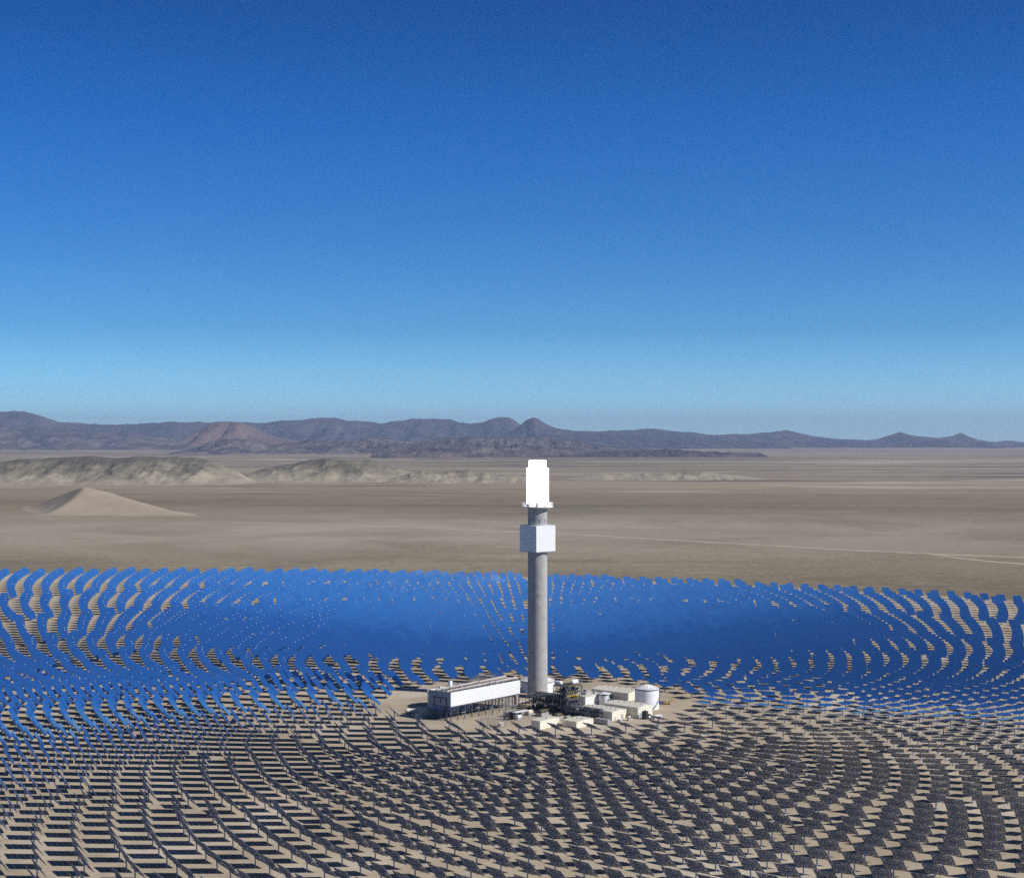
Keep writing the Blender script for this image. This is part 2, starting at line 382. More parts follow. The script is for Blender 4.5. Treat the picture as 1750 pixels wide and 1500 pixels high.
ridge('low_hills', [(640, 772), (700, 768), (735, 764), (770, 768), (800, 765), (825, 762), (850, 768), (900, 770), (960, 768), (1010, 772), (1080, 769), (1140, 766), (1200, 771), (1300, 774)],
      19500, 1800, M['lava'], 'thin line of low dark hills on the middle plain', step=1.5, rows=26, rough=0.5, gs=0.8, seed=9.9, power=1.3, crest=0.22, octs=3)
ridge('mesa', [(-170, 806), (-90, 796), (-30, 791), (10, 788), (40, 784), (100, 782), (180, 780), (250, 781), (330, 781), (358, 786), (385, 797), (410, 808), (432, 820), (460, 829)],
      7900, 620, M['mesa'], 'broad gullied badland mesa at far left', step=1.2, rows=70, rough=0.5, gs=2.3, seed=2.2, power=1.15, base=-222, crest=0.07, flute=0.6, octs=7, ragged=0.15)
ridge('mesa', [(418, 820), (432, 806), (455, 799), (490, 792), (530, 786), (570, 783), (612, 783), (640, 788), (668, 797), (700, 806), (760, 813), (840, 820)],
      8300, 560, M['mesa'], 'smaller grey-topped mesa right of the broad one', step=1.2, rows=64, rough=0.5, gs=2.2, seed=6.5, power=1.2, base=-222, crest=0.07, flute=0.6, octs=7, ragged=0.15)
ridge('low_mesa', [(640, 824), (690, 811), (720, 804), (755, 806), (800, 803), (845, 810), (880, 812), (940, 821)],
      8000, 420, M['mesa'], 'low pale broken hills left of the glowing receiver', step=1.5, rows=34, rough=0.45, gs=0.9, seed=4.4, power=1.2, base=-222, crest=0.1, octs=4)
ridge('low_mesa', [(950, 820), (985, 814), (1010, 808), (1050, 811), (1110, 808), (1170, 804), (1220, 808), (1280, 815), (1330, 820)],
      8600, 420, M['mesa'], 'low pale broken hills right of the glowing receiver', step=1.5, rows=34, rough=0.45, gs=0.9, seed=7.7, power=1.3, base=-222, crest=0.1)

# sand dune with one crisp crest running down towards the camera
def dune():
    D0 = 4700.0; cx = CAM.x+(150-875)/FPX*D0; cy_ = CAM.y+D0; H = 81.0
    Sx = Vector((0, 0, H))
    F1, F2, F3, F4 = Vector((-92, 238, 0)), Vector((345, 250, 0)), Vector((-262, -330, 0)), Vector((170, -230, 0))
    def plane(a, b):
        n = (a-Sx).cross(b-Sx); n = n if n.z > 0 else -n; return n
    pl = [plane(F1, F2), plane(F1, F3), plane(F3, F4), plane(F2, F4)]
    V_, F_ = [], []; n = 120
    for j in range(n+1):
        for i in range(n+1):
            x = -560+1120*i/n; y = -520+1040*j/n
            bend = 26*math.sin(y/120.0)
            k = 7.0; best = -60.0
            for (ox, oy, sc_) in ((0, 0, 1.0),):
                hs = [H-(q.x*((x-ox)/sc_-bend)+q.y*(y-oy)/sc_)/q.z for q in pl]
                rest = [hs[0]]+hs[2:]
                soft = -k*math.log(sum(math.exp(-(h-min(rest))/k) for h in rest))+min(rest)
                h = min(soft, hs[1])
                h = H*math.copysign(abs(h/H)**1.2, h) if h > -60 else -60
                best = max(best, h*sc_)
            h = best
            h += 2.2*noise.noise(Vector((x/70, y/40, 2.0)))+1.2*noise.noise(Vector((x/22, y/30, 5.0)))*sstep(30, 4, h)
            k2 = 5.0
            h = k2*math.log(1+math.exp(min(40, h/k2)))-2.2
            X = cx+x; Y = cy_-y
            V_.append((X, Y, ground_z(X, Y)+h*1.02))
    for j in range(n):
        for i in range(n):
            a = j*(n+1)+i; F_.append((a, a+n+1, a+n+2, a+1))
    me = bpy.data.meshes.new('sand_dune'); me.from_pydata(V_, [], F_); me.materials.append(M['dune'])
    me.polygons.foreach_set('use_smooth', [True]*len(me.polygons)); me.update()
    o = bpy.data.objects.new('sand_dune', me); C.objects.link(o)
    tag(o, 'smooth sand dune with one shaded side on the left plain', 'dune', kind='structure')
dune()

# dirt tracks across the plain
def far_at(x, y):
    d = 215.0*FPX/(y-750.0)
    for _ in range(12):
        X = CAM.x+(x-875)/FPX*d; Y = CAM.y+d
        d = (CAM.z-ground_z(X, Y))*FPX/(y-750.0)
    return Vector((CAM.x+(x-875)/FPX*d, CAM.y+d, 0))
def track(pts, width, label):
    P = [far_at(*q) for q in pts]; Q = []
    for a, b in zip(P, P[1:]):
        n = max(2, int((b-a).length/40))
        for k in range(n): Q.append(a.lerp(b, k/n))
    Q.append(P[-1])
    V_, F_ = [], []
    for i, q in enumerate(Q):
        d = (Q[min(i+1, len(Q)-1)]-Q[max(i-1, 0)]).normalized(); nrm = Vector((-d.y, d.x, 0))
        wob = noise.noise(q/170)*9
        wd = width*(0.75+0.5*abs(noise.noise(q/90+Vector((9, 0, 0)))))*(0.35+0.65*sstep(-500, 250, q.x))
        for off, up in ((-wd/2-7, -0.8), (-wd/2, 0.55), (wd/2, 0.55), (wd/2+7, -0.8)):
            v = q+nrm*(wob+off); V_.append((v.x, v.y, ground_z(v.x, v.y)+up))
    for i in range(len(Q)-1):
        for k in range(3): F_.append((4*i+k, 4*i+4+k, 4*i+5+k, 4*i+1+k))
    me = bpy.data.meshes.new('track'); me.from_pydata(V_, [], F_); me.materials.append(M['track']); me.update()
    o = bpy.data.objects.new('track', me); C.objects.link(o)
    return tag(o, label, 'track', kind='structure')
track([(395, 893), (520, 894.5), (620, 898), (760, 903), (950, 911.5), (1200, 925.5), (1450, 940), (1600, 946.5), (1770, 953)], 20, 'long pale dirt track crossing behind the tower')
track([(1598, 946.8), (1640, 954), (1700, 960), (1775, 966)], 20, 'short pale track branching off at far right')

# ------------------------------------------------------------------ tower
tw = thing('solar_tower', (-1.0, 0, ground_z(-1, 0)), 'tall grey concrete tower with a glowing white receiver on top', 'tower')
T0 = Vector((-1.0, 0, ground_z(-1, 0)))
b = MB(); b.lathe(T0, [(8.35, -2), (8.15, 60), (8.05, 158)], 64); b.poly([T0+Vector((8.05*math.cos(2*math.pi*i/64), 8.05*math.sin(2*math.pi*i/64), 158)) for i in range(64)])
shaft = b.build('shaft', M['concrete'], tw)
for an in (-162, -118, -80, -38, 0, 40, 100, 150):
    b = MB(); a = R_(an); d = Vector((math.cos(a), math.sin(a), 0)); q = Vector((-d.y, d.x, 0))
    b.quadbox(T0+d*7.95-q*0.55+Z*145.3, q*1.1, d*0.22, Z*3.3); b.build('window', M['glass'], shaft)
UP_, VP_ = U, V; U, V = Vector((0.763, 0.646, 0)), Vector((0.646, -0.763, 0))     # this box is turned a little against the plant's grid
b = MB(); b.box(T0, -10.55, 10.55, -10.55, 10.55, 121.8, 143.4); eq = b.build('equipment_box', M['white'], tw)
b = MB(); b.box(T0, -10.2, 10.2, -10.2, 10.2, 121.2, 121.79); b.build('soffit', M['grey'], eq)
b = MB()
for s_ in (-1, 1):
    b.tube(T0+U*10.4*s_-V*10.4+Z*144.5, T0+U*10.4*s_+V*10.4+Z*144.5, 0.06, 4); b.tube(T0-U*10.4+V*10.4*s_+Z*144.5, T0+U*10.4+V*10.4*s_+Z*144.5, 0.06, 4)
    for k in range(9):
        q = -10.4+2.6*k
        b.tube(T0+U*10.4*s_+V*q+Z*143.4, T0+U*10.4*s_+V*q+Z*144.5, 0.05, 4); b.tube(T0+U*q+V*10.4*s_+Z*143.4, T0+U*q+V*10.4*s_+Z*144.5, 0.05, 4)
b.build('railing', M['lightsteel'], eq)
U, V = UP_, VP_
b = MB(); b.lathe(T0, [(8.05, 158.0), (13.0, 158.3), (13.1, 159.2), (8.0, 159.25)], 32)
plat = b.build('platform', M['white'], tw)
b = MB(); b.ring(T0, 12.9, 162.0, 32, 0.11); b.ring(T0, 12.9, 160.7, 32, 0.09)
for k in range(32):
    a = 2*math.pi*k/32; d = Vector((math.cos(a), math.sin(a), 0))*12.9
    b.tube(T0+d+Z*159.2, T0+d+Z*162.0, 0.11, 4)
b.build('railing', M['white'], plat)
for k in range(9):
    b = MB(); a = R_(-170+38*k); d = Vector((math.cos(a), math.sin(a), 0)); q = Vector((-d.y, d.x, 0))
    b.quadbox(T0+d*10.3-q*1.3+Z*159.26, q*2.6, d*1.7, Z*(1.9+0.5*(k % 3))); b.build('cabinet', M['white'], plat)
b = MB(); b.lathe(T0, [(8.0, 159.3), (8.9, 160.5), (8.9, 186), (9.35, 186.3), (9.35, 191), (8.0, 191.3), (7.3, 191.6), (7.3, 197.0), (7.0, 197.4), (0.01, 197.5)], 48)
rc = b.build('receiver', M['glow'], tw)
b = MB()
for k in range(24):
    a = 2*math.pi*k/24; d = Vector((math.cos(a), math.sin(a), 0))
    b.tube(T0+d*8.95+Z*161, T0+d*8.95+Z*186, 0.35, 6)
b.build('tube_panel', M['glow'], rc)
b = MB(); b.tube(T0+Vector((8.3*math.cos(R_(-100)), 8.3*math.sin(R_(-100)), 84)), T0+Vector((8.4*math.cos(R_(-86)), 8.4*math.sin(R_(-86)), 85.5)), 0.25, 6)
b.build('bracket', M['steel'], tw)

# ------------------------------------------------------------------ air-cooled condenser
A0 = at(770.4, 1232.0)
acc = thing('air_cooled_condenser', A0, 'long white-walled condenser raised on a forest of dark legs', 'condenser')
LA, WA = 82.0, 23.0     # along U, and back along -V
b = MB()
b.box(A0, 0, LA, -0.35, 0, 11.0, 21.7)
b.build('front_wall', M['white'], acc)
b = MB(); b.box(A0, 0, 0.35, -WA, -0.352, 11.0, 21.7); b.build('end_wall', M['grey'], acc)
b = MB(); b.box(A0, LA-0.35, LA, -WA, -0.352, 11.0, 21.7); b.build('end_wall', M['grey'], acc)
b = MB(); b.box(A0, 0.36, LA-0.36, -WA, -WA+0.35, 11.0, 21.7); b.build('back_wall', M['white'], acc)
b = MB(); b.box(A0, 0.4, LA-0.4, -WA+0.4, -0.4, 19.6, 20.0); deck = b.build('deck', M['grey'], acc)
for i in range(10):
    for j in range(2):
        b = MB(); c = A0+U*(4.1+8.2*i)-V*(6.0+11.0*j); b.lathe(c, [(3.4, 10.2), (3.4, 11.6), (3.2, 11.6)], 18); b.tube(c+Z*10.6, c+Z*11.2, 0.5, 8); b.build('fan', M['dark'], acc)
for k, off in enumerate((6.0, 16.5)):
    b = MB(); b.tube(A0+U*1.5-V*off+Z*21.9, A0+U*(LA+1.5)-V*off+Z*22.6, 0.75, 12, r2=1.2)
    b.build('steam_pipe', M['pipe'], acc)
b = MB()
for i in range(21):
    for off in (0.6, 22.4): b.tube(A0+U*(0.6+4.0*i)-V*off+Z*21.7, A0+U*(0.6+4.0*i)-V*off+Z*23.0, 0.09, 4)
for off in (0.6, 22.4):
    for zz in (22.4, 23.0): b.tube(A0+U*0.6-V*off+Z*zz, A0+U*(LA-0.6)-V*off+Z*zz, 0.07, 4)
b.build('railing', M['steel'], acc)
b = MB()
rr = random.Random(3)
for i in range(46):
    x = rr.uniform(2, LA-2); y = rr.choice([2.5, 3.5, 9, 11, 13, 19.5, 20.5]); s_ = rr.uniform(0.5, 1.3)
    b.box(A0, x, x+s_, -y-s_, -y, 20.0, 20.0+rr.uniform(1.2, 3.4))
for i in range(24): b.tube(A0+U*(2+3.4*i)-V*3.2+Z*21.2, A0+U*(2+3.4*i)-V*19.5+Z*21.4, 0.22, 5)
b.build('roof_unit', M['lightsteel'], acc)
b = MB()
for i in range(9):
    x = LA*0.48+i*4.4
    for off in (17.5, 22.0): b.tube(A0+U*x-V*off+Z*21.7, A0+U*x-V*off+Z*26.4, 0.14, 4)
    b.tube(A0+U*x-V*17.5+Z*26.4, A0+U*x-V*22+Z*26.4, 0.14, 4)
for off in (17.5, 22.0):
    for zz in (24.0, 26.4): b.tube(A0+U*LA*0.48-V*off+Z*zz, A0+U*(LA*0.48+35.2)-V*off+Z*zz, 0.14, 4)
for i in range(8): b.tube(A0+U*(LA*0.48+i*4.4)-V*17.5+Z*24, A0+U*(LA*0.48+(i+1)*4.4)-V*17.5+Z*26.4, 0.1, 4)
b.build('roof_frame', M['steel'], acc)
b = MB(); b.box(A0, 20, 22.6, -21, -19, 20.0, 26.2); b.build('vent_stack', M['whitepaint'], acc)
b = MB(); b.box(A0, 9, 10.2, -20.6, -19, 20, 23.4); b.build('vent_stack', M['whitepaint'], acc)
for i in range(11):
    for j in range(3):
        b = MB(); q = A0+U*(0.5+8.1*i)-V*(0.6+10.9*j); q.z = ground_z(q.x, q.y)
        zt = A0.z+11.0
        b.tube(q-Z*0.3, Vector((q.x, q.y, zt)), 0.38, 8); b.wbox((q.x, q.y, q.z-0.2), 1.6, 1.6, 0.5)
        b.build('leg', M['steel'], acc)
b = MB()
for j in range(3):
    for i in range(10):
        a_ = A0+U*(0.5+8.1*i)-V*(0.6+10.9*j); c_ = A0+U*(0.5+8.1*(i+1))-V*(0.6+10.9*j)
        if (i+j) % 2 == 0:
            b.tube(a_+Z*5.2, c_+Z*10.8, 0.14, 5); b.tube(a_+Z*10.8, c_+Z*5.2, 0.14, 5)
        b.tube(a_+Z*5.2, c_+Z*5.2, 0.12, 5)
    b.box(A0, 0.4, LA-0.4, -0.85-10.9*j, -0.4-10.9*j, 10.1, 10.95)
for i in range(11):
    for j in range(2):
        a_ = A0+U*(0.5+8.1*i)-V*(0.6+10.9*j); c_ = a_-V*10.9
        b.tube(a_+Z*5.2, c_+Z*10.8, 0.13, 5); b.tube(a_+Z*10.6, c_+Z*10.6, 0.22, 5)
b.build('brace', M['steel'], acc)
b = MB()   # the frame of steel and the door in the shaded end wall
for y in (4.5, 17.0): b.box(A0, -0.5, -0.003, -y-0.25, -y+0.25, -0.2, 17.2)
b.box(A0, -0.45, -0.004, -18.5, -4.2, 16.6, 17.1); b.box(A0, -0.2, -0.003, -11.2, -10.3, 13.2, 16.2)
b.build('stair_frame', M['dark'], acc)
b = MB(); q = A0+U*LA-V*7
b.tube(q+U*0.2+Z*22.6, q+U*3.4+Z*22.0, 1.7, 12); b.tube(q+U*3.4+Z*22.6, q+U*3.4+Z*1.0, 1.7, 12); b.tube(q+U*3.4+Z*2.4, q+U*14+V*5+Z*2.4, 1.7, 12)
b.build('exhaust_duct', M['pipe'], acc)
b = MB()
for k in range(8): b.tube(A0+U*0.6-V*(22.2-0.5)+Z*(21.7), A0+U*0.6-V*23.6+Z*(21.7), 0.05, 4)
for zz in (15, 17, 19, 20.5): b.ring(A0+U*1.2-V*24.0, 0.9, zz, 8, 0.07)
for k in range(4): b.tube(A0+U*(1.2+0.9*math.cos(k*1.57))-V*(24+0.9*math.sin(k*1.57))+Z*11, A0+U*(1.2+0.9*math.cos(k*1.57))-V*(24+0.9*math.sin(k*1.57))+Z*20.8, 0.07, 4)
b.build('ladder_cage', M['yellow'], acc)

# ------------------------------------------------------------------ tanks
def tank(name, c, r, h, cone, label, rail=True, stair=None, bands=True):
    o = thing(name, c, label, 'tank', 'storage tanks of the plant')
    b = MB(); b.lathe(c, [(r, -0.8), (r, h)], 64); wall = b.build('wall', M['whitepaint'], o)
    b = MB(); b.lathe(c, [(r+0.22, h-0.45), (r+0.25, h), (r*0.55, h+cone*0.62), (r*0.16, h+cone), (0.01, h+cone*1.03)], 64); rf = b.build('roof', M['whitepaint'], o)
    b = MB()
    for k in range(16):
        a = 2*math.pi*k/16; d = Vector((math.cos(a), math.sin(a), 0))
        b.tube(c+d*(r*0.97)+Z*(h+cone*0.07), c+d*(r*0.52)+Z*(h+cone*0.68), 0.11, 4)
    b.build('rafter', M['steel'], rf)
    b = MB(); b.lathe(c, [(r+0.02, h-1.1), (r+0.3, h-1.0), (r+0.3, h-0.5), (r+0.02, h-0.46)], 64)
    b.build('rim', M['dark'], wall)
    if bands:
        b = MB()
        for k in (0.34, 0.68): b.lathe(c, [(r+0.005, h*k-0.07), (r+0.05, h*k), (r+0.005, h*k+0.07)], 64)
        b.build('seam', M['grey'], wall)
    if rail:
        b = MB(); n = 36
        for zz in (h+0.6, h+1.15): b.ring(c, r+0.1, zz, n, 0.05)
        for k in range(n):
            a = 2*math.pi*k/n; d = Vector((math.cos(a), math.sin(a), 0))*(r+0.1); b.tube(c+d+Z*h, c+d+Z*(h+1.15), 0.045, 4)
        b.build('guard_rail', M['yellow'], rf); b = MB()
        b.ring(c, r*0.3, h+cone*1.0+0.8, 12, 0.05)
        for k in range(12):
            a = 2*math.pi*k/12; d = Vector((math.cos(a), math.sin(a), 0))*r*0.3; b.tube(c+d+Z*(h+cone*0.86), c+d+Z*(h+cone+0.8), 0.045, 4)
        b.build('guard_rail', M['yellow'], rf)
    if stair:
        a0, a1 = stair; b = MB(); n = 34; last = None
        for k in range(n+1):
            a = R_(a0+(a1-a0)*k/n); d = Vector((math.cos(a), math.sin(a), 0)); zz = 0.2+(h-0.2)*k/n
            q = Vector((-d.y, d.x, 0))
            b.quadbox(c+d*(r+0.02)-q*0.3+Z*zz, q*0.6, d*1.1, Z*0.08)
            e = c+d*(r+1.1)+Z*zz
            b.tube(e, e+Z*1.1, 0.04, 4)
            if last is not None: b.tube(last, e, 0.14, 4); b.tube(last+Z*1.1, e+Z*1.1, 0.05, 4)
            last = e
        b.build('stair', M['steel'], o)
    return o
def gv(x, y): return Vector((x, y, ground_z(x, y)))
tank('salt_tank', gv(-72.5, -54.0), 17.5, 13.5, 3.0, 'wide white tank half hidden behind and under the condenser')
tank('salt_tank', gv(-0.5, 31.0), 14.3, 9.6, 3.6, 'pale tank with a domed roof directly behind the tower')
tank('water_tank', gv(85.8, -52.8), 9.6, 16.4, 2.8, 'tall white tank with spiral stair at the right end of the plant', stair=(-70, 30))
tank('water_tank', gv(53.0, -33.5), 4.8, 8.8, 0.9, 'small white tank between the cream sheds', rail=False, bands=False)

# ------------------------------------------------------------------ sheds
def shed(c, w_, l_, h, ridge_h, label, doors=(), vents=4, bits=()):
    """cream shed: w_ along U (the sunlit gable), l_ back along -V"""
    o = thing('shed', c, label, 'shed', 'cream sheet-metal sheds')
    b = MB()
    P = lambda a, bb, z: c+U*a-V*bb+Z*z
    e = 0.25; zr = h+ridge_h
    b.add([P(0, 0, -1), P(w_, 0, -1), P(w_, 0, h), P(w_/2, 0, zr), P(0, 0, h)], [(0, 1, 2, 3, 4)])
    b.add([P(0, l_, -1), P(w_, l_, -1), P(w_, l_, h), P(w_/2, l_, zr), P(0, l_, h)], [(4, 3, 2, 1, 0)])
    b.add([P(0, 0, -1), P(0, l_, -1), P(0, l_, h), P(0, 0, h)], [(3, 2, 1, 0)])
    b.add([P(w_, 0, -1), P(w_, l_, -1), P(w_, l_, h), P(w_, 0, h)], [(0, 1, 2, 3)])
    wall = b.build('wall', M['cream'], o)
    b = MB()   # wall ribs of the sheeting
    for k in range(int(l_/1.2)): b.box(c, -0.05, -0.003, -1.2*k-0.75, -1.2*k-0.6, 0, h-0.1)
    for k in range(int(w_/1.2)): b.box(c, 1.2*k+0.6, 1.2*k+0.75, 0.003, 0.05, 0, h-0.1)
    b.build('sheeting_rib', M['cream'], wall)
    b = MB(); th = 0.16
    for s_ in (0, 1):
        a0 = -e if s_ == 0 else w_+e
        z0 = h-ridge_h*e/(w_/2)
        q = [P(a0, -e, z0), P(w_/2, -e, zr), P(w_/2, l_+e, zr), P(a0, l_+e, z0)]
        q2 = [x+Z*th for x in q]
        b.add(q+q2, [(0, 1, 2, 3), (7, 6, 5, 4), (0, 4, 5, 1), (1, 5, 6, 2), (2, 6, 7, 3), (3, 7, 4, 0)])
    rf = b.build('roof', M['roof'], o)
    for k in range(vents):
        b = MB(); bb = l_*(k+0.6)/(vents+0.2); b.box(c, w_*0.5-0.5, w_*0.5+0.5, -bb-0.9, -bb, zr-0.1, zr+0.75); b.build('roof_vent', M['grey'], rf)
    b = MB(); b.box(c, w_*0.06, w_*0.06+0.25, 0.003, 0.25, h-1.3, h-0.8); b.box(c, w_*0.86, w_*0.86+0.25, 0.003, 0.25, h-1.6, h-1.1)
    b.box(c, -0.25, -0.003, -l_*0.35-0.3, -l_*0.35, h*0.55, h*0.55+0.5); b.box(c, -0.25, -0.003, -l_*0.7-0.3, -l_*0.7, h*0.55, h*0.55+0.5)
    b.build('wall_lamp', M['dark'], wall)
    for (a, dw, dh) in doors:
        b = MB(); b.box(c, a, a+dw, 0.003, 0.12, -0.5, dh); d = b.build('door', M['grey'], o)
        b = MB(); b.box(c, a+dw*0.8, a+dw*0.9, 0.121, 0.2, dh*0.42, dh*0.5); b.build('handle', M['dark'], d)
    return o
shed(gv(73.4, -18.5), 22.5, 38.0, 6.3, 1.4, 'long cream shed behind the small white tank', vents=6)
sh2 = gv(74.8, -99.3)
shed(sh2, 19.5, 32.8, 8.2, 1.0, 'tall cream shed in front of the big white tank', doors=((2.0, 3.2, 3.6),), vents=6)
sh3 = gv(54.2, -109.6)
shed(sh3, 18.5, 32.0, 6.5, 0.8, 'cream shed at the end of the right pipe rack', doors=((3.5, 1.2, 2.3), (11.5, 3.0, 3.2)), vents=7)
sh4 = gv(-1.6, -149.0)
shed(sh4, 22.8, 8.5, 6.0, 0.5, 'shallow cream shed nearest the mirrors, left of its twin', vents=2, doors=((16, 1.2, 2.3),))
sh5 = gv(25.6, -143.5)
shed(sh5, 20.5, 13.4, 4.8, 0.6, 'low cream shed nearest the mirrors, right of its twin', vents=3, doors=((14.0, 1.2, 2.3),))

# white block building behind the process tower
q0 = gv(36.8, -45.0)
o = thing('plant_building', q0, 'low white building between process tower and small tank', 'building')
b = MB(); b.box(q0, 0, 24, -14, 0, -0.5, 7.2); b.build('wall', M['white'], o)
b = MB(); b.box(q0, -0.2, 24.2, -14.2, 0.2, 7.2, 7.6); rf = b.build('roof', M['roof'], o)
for (a, bb, ss, hh) in ((7, 5, 2.6, 2.2), (12, 8, 3.2, 3.2), (18, 4, 2.0, 1.8)):
    b = MB(); b.box(q0, a, a+ss, -bb-ss, -bb, 7.6, 7.6+hh); b.build('roof_unit', M['grey'], rf)

# containers and low boxes
def container(c, w_, l_, h, m_, label, cat='container', name='container', grp=None, doorm='grey'):
    o = thing(name, c, label, cat, grp)
    b = MB(); b.box(c, 0, w_, -l_, 0, 0.15, h); bd = b.build('body', m_, o)
    b = MB()
    for k in range(int(l_/0.8)): b.box(c, -0.06, -0.003, -0.8*k-0.6, -0.8*k-0.3, 0.3, h-0.2)
    for k in range(int(l_/0.8)): b.box(c, 0.1, w_-0.1, -0.8*k-0.6, -0.8*k-0.3, h+0.003, h+0.06)
    b.build('rib', m_, bd)
    b = MB(); b.box(c, w_*0.08, w_*0.48, 0.003, 0.09, 0.3, h*0.9); b.box(c, w_*0.52, w_*0.92, 0.003, 0.09, 0.3, h*0.9); b.build('door', M[doorm], o)
    b = MB()
    for a in (0.02, w_-0.42):
        for bb in (0.02, l_-0.42): b.box(c, a, a+0.4, -bb-0.4, -bb, -0.4, 0.149)
    b.build('foot', M['dark'], o)
    return o
container(gv(49.5, -130.0), 3.6, 12.8, 4.0, M['grey'], 'long dark grey container right of the low cream sheds')
container(gv(87.5, -104.0), 9.5, 2.6, 2.5, M['whitepaint'], 'white low trailer box in front of the tall cream shed')
container(at(722.5, 1226.5)+U*0.0, 7.5, 6.0, 8.2, M['grey'], 'grey switch house beside the left end of the condenser', 'switch house', 'switch_house')
container(gv(60.2, -118.5), 2.2, 3.2, 2.4, M['whitepaint'], 'small white pump skid at the foot of the cream shed', 'skid', 'pump_skid')
container(gv(67.0, -111.0), 2.4, 2.0, 3.4, M['cream'], 'small cream cabinet at the corner of the cream shed', 'cabinet', 'cabinet')
q0 = gv(80.5, -104.5)
o = thing('generator', q0, 'dark boxy generator standing before the tall cream shed', 'generator')
b = MB(); b.box(q0, 0, 3.4, -3.6, 0, 0.2, 6.2); b.box(q0, 3.402, 7.2, -3.6, 0, 0.2, 3.4); bd = b.build('housing', M['dark'], o)
b = MB(); b.box(q0, 4.2, 6.2, 0.003, 0.1, 0.8, 2.6); b.build('panel', M['whitepaint'], o)
b = MB(); b.tube(q0+U*1.7-V*1.6+Z*6.0, q0+U*1.7-V*1.6+Z*7.4, 0.35, 8); b.build('stack', M['grey'], o)
q0 = at(704.5, 1218.5)
o = thing('vessel', q0, 'small pale horizontal vessel on the pad left of the condenser', 'vessel')
b = MB(); b.tube(q0+Vector((-4, 0, 2.0)), q0+Vector((4, 1.5, 2.0)), 1.7, 14); b.ball(q0+Vector((-4, 0, 2)), 1.7); b.ball(q0+Vector((4, 1.5, 2)), 1.7); b.build('shell', M['cream'], o)
b = MB(); b.wbox((q0.x-2.5, q0.y+0.3, q0.z-0.2), 0.6, 2.4, 1.0); b.wbox((q0.x+2.5, q0.y+1.2, q0.z-0.2), 0.6, 2.4, 1.0); b.build('saddle', M['grey'], o)

# ------------------------------------------------------------------ process steel: frame tower and pipe racks
def frame(o, c, na, la, nb, lb, levels, r, m_, brace=True, name='column'):
    for i in range(na+1):
        for j in range(nb+1):
            b = MB(); q = c+U*(la*i/na)-V*(lb*j/nb)
            b.quadbox(Vector((q.x-r, q.y-r, ground_z(q.x, q.y)-0.3)), Vector((2*r, 0, 0)), Vector((0, 2*r, 0)), Vector((0, 0, levels[-1]+0.3))); b.build(name, m_, o)
    b = MB()
    for z in levels:
        for i in range(na+1): b.box(c, la*i/na-r*0.7, la*i/na+r*0.7, -lb+r, -r, z-0.45, z-0.05)
        for j in range(nb+1): b.box(c, r, la-r, -lb*j/nb-r*0.7, -lb*j/nb+r*0.7, z-0.44, z-0.06)
    b.build('beam', m_, o)
    if brace:
        b = MB(); zz = [0]+list(levels)
        for k in range(len(zz)-1):
            for i in range(na):
                p0 = c+U*(la*i/na); p1 = c+U*(la*(i+1)/na)
                if (i+k) % 2: p0, p1 = p1, p0
                b.tube(p0+Z*zz[k], p1+Z*zz[k+1], r*0.45, 4); b.tube(p0-V*lb+Z*zz[k], p1-V*lb+Z*zz[k+1], r*0.45, 4)
            for j in range(nb):
                p0 = c-V*(lb*j/nb); p1 = c-V*(lb*(j+1)/nb)
                if (j+k) % 2: p0, p1 = p1, p0
                b.tube(p0+Z*zz[k], p1+Z*zz[k+1], r*0.45, 4); b.tube(p0+U*la+Z*zz[k], p1+U*la+Z*zz[k+1], r*0.45, 4)
        b.build('brace', m_, o)

pc = gv(21.5, -87.5)
pt = thing('steam_generator_tower', pc, 'open steel process tower packed with vessels and yellow railings', 'process tower')
frame(pt, pc, 2, 17.5, 2, 15.0, [6, 11.5, 17, 22], 0.32, M['steel'])
b = MB()
for z in (6, 11.5, 17, 22): b.box(pc, 0.4, 17.1, -14.6, -0.4, z-0.04, z+0.06)
b.build('floor_deck', M['dark'], pt)
for (z, q) in ((11.5, 0), (17, 0), (22, 0)):
    b = MB()
    for s_ in (0, 1):
        for zz in (0.6, 1.15): b.tube(pc+U*(17.5*s_)+Z*(z+zz), pc+U*(17.5*s_)-V*15+Z*(z+zz), 0.07, 4); b.tube(pc-V*(15*s_)+Z*(z+zz), pc+U*17.5-V*(15*s_)+Z*(z+zz), 0.07, 4)
        for k in range(9):
            b.tube(pc+U*(17.5*s_)-V*(15*k/8)+Z*z, pc+U*(17.5*s_)-V*(15*k/8)+Z*(z+1.15), 0.06, 4); b.tube(pc-V*(15*s_)+U*(17.5*k/8)+Z*z, pc-V*(15*s_)+U*(17.5*k/8)+Z*(z+1.15), 0.06, 4)
    b.build('railing', M['yellow'], pt)
for (a, bb, z, r, l_, ax) in ((13, 4.0, 24.2, 1.9, 4.5, 'u'), (14.5, 2.6, 15.0, 1.75, 3.0, 'z'), (3.5, 12.5, 23.6, 1.7, 4.0, 'v'), (5, 5, 12.0, 1.5, 7.5, 'z'), (9, 10, 6.3, 1.6, 9, 'z'), (12, 12, 11.7, 1.3, 6, 'z'), (4, 9, 6.2, 1.3, 4.4, 'z')):
    b = MB(); q = pc+U*a-V*bb+Z*z
    d = {'u': U, 'v': V, 'z': Z}[ax]
    if ax == 'z':
        b.tube(q, q+d*l_, r, 16); b.ball(q+d*l_, r, 16)
    else:
        b.tube(q-d*l_/2, q+d*l_/2, r, 16); b.ball(q-d*l_/2, r, 16); b.ball(q+d*l_/2, r, 16)
    b.build('vessel', M['whitepaint'], pt)
rr = random.Random(11)
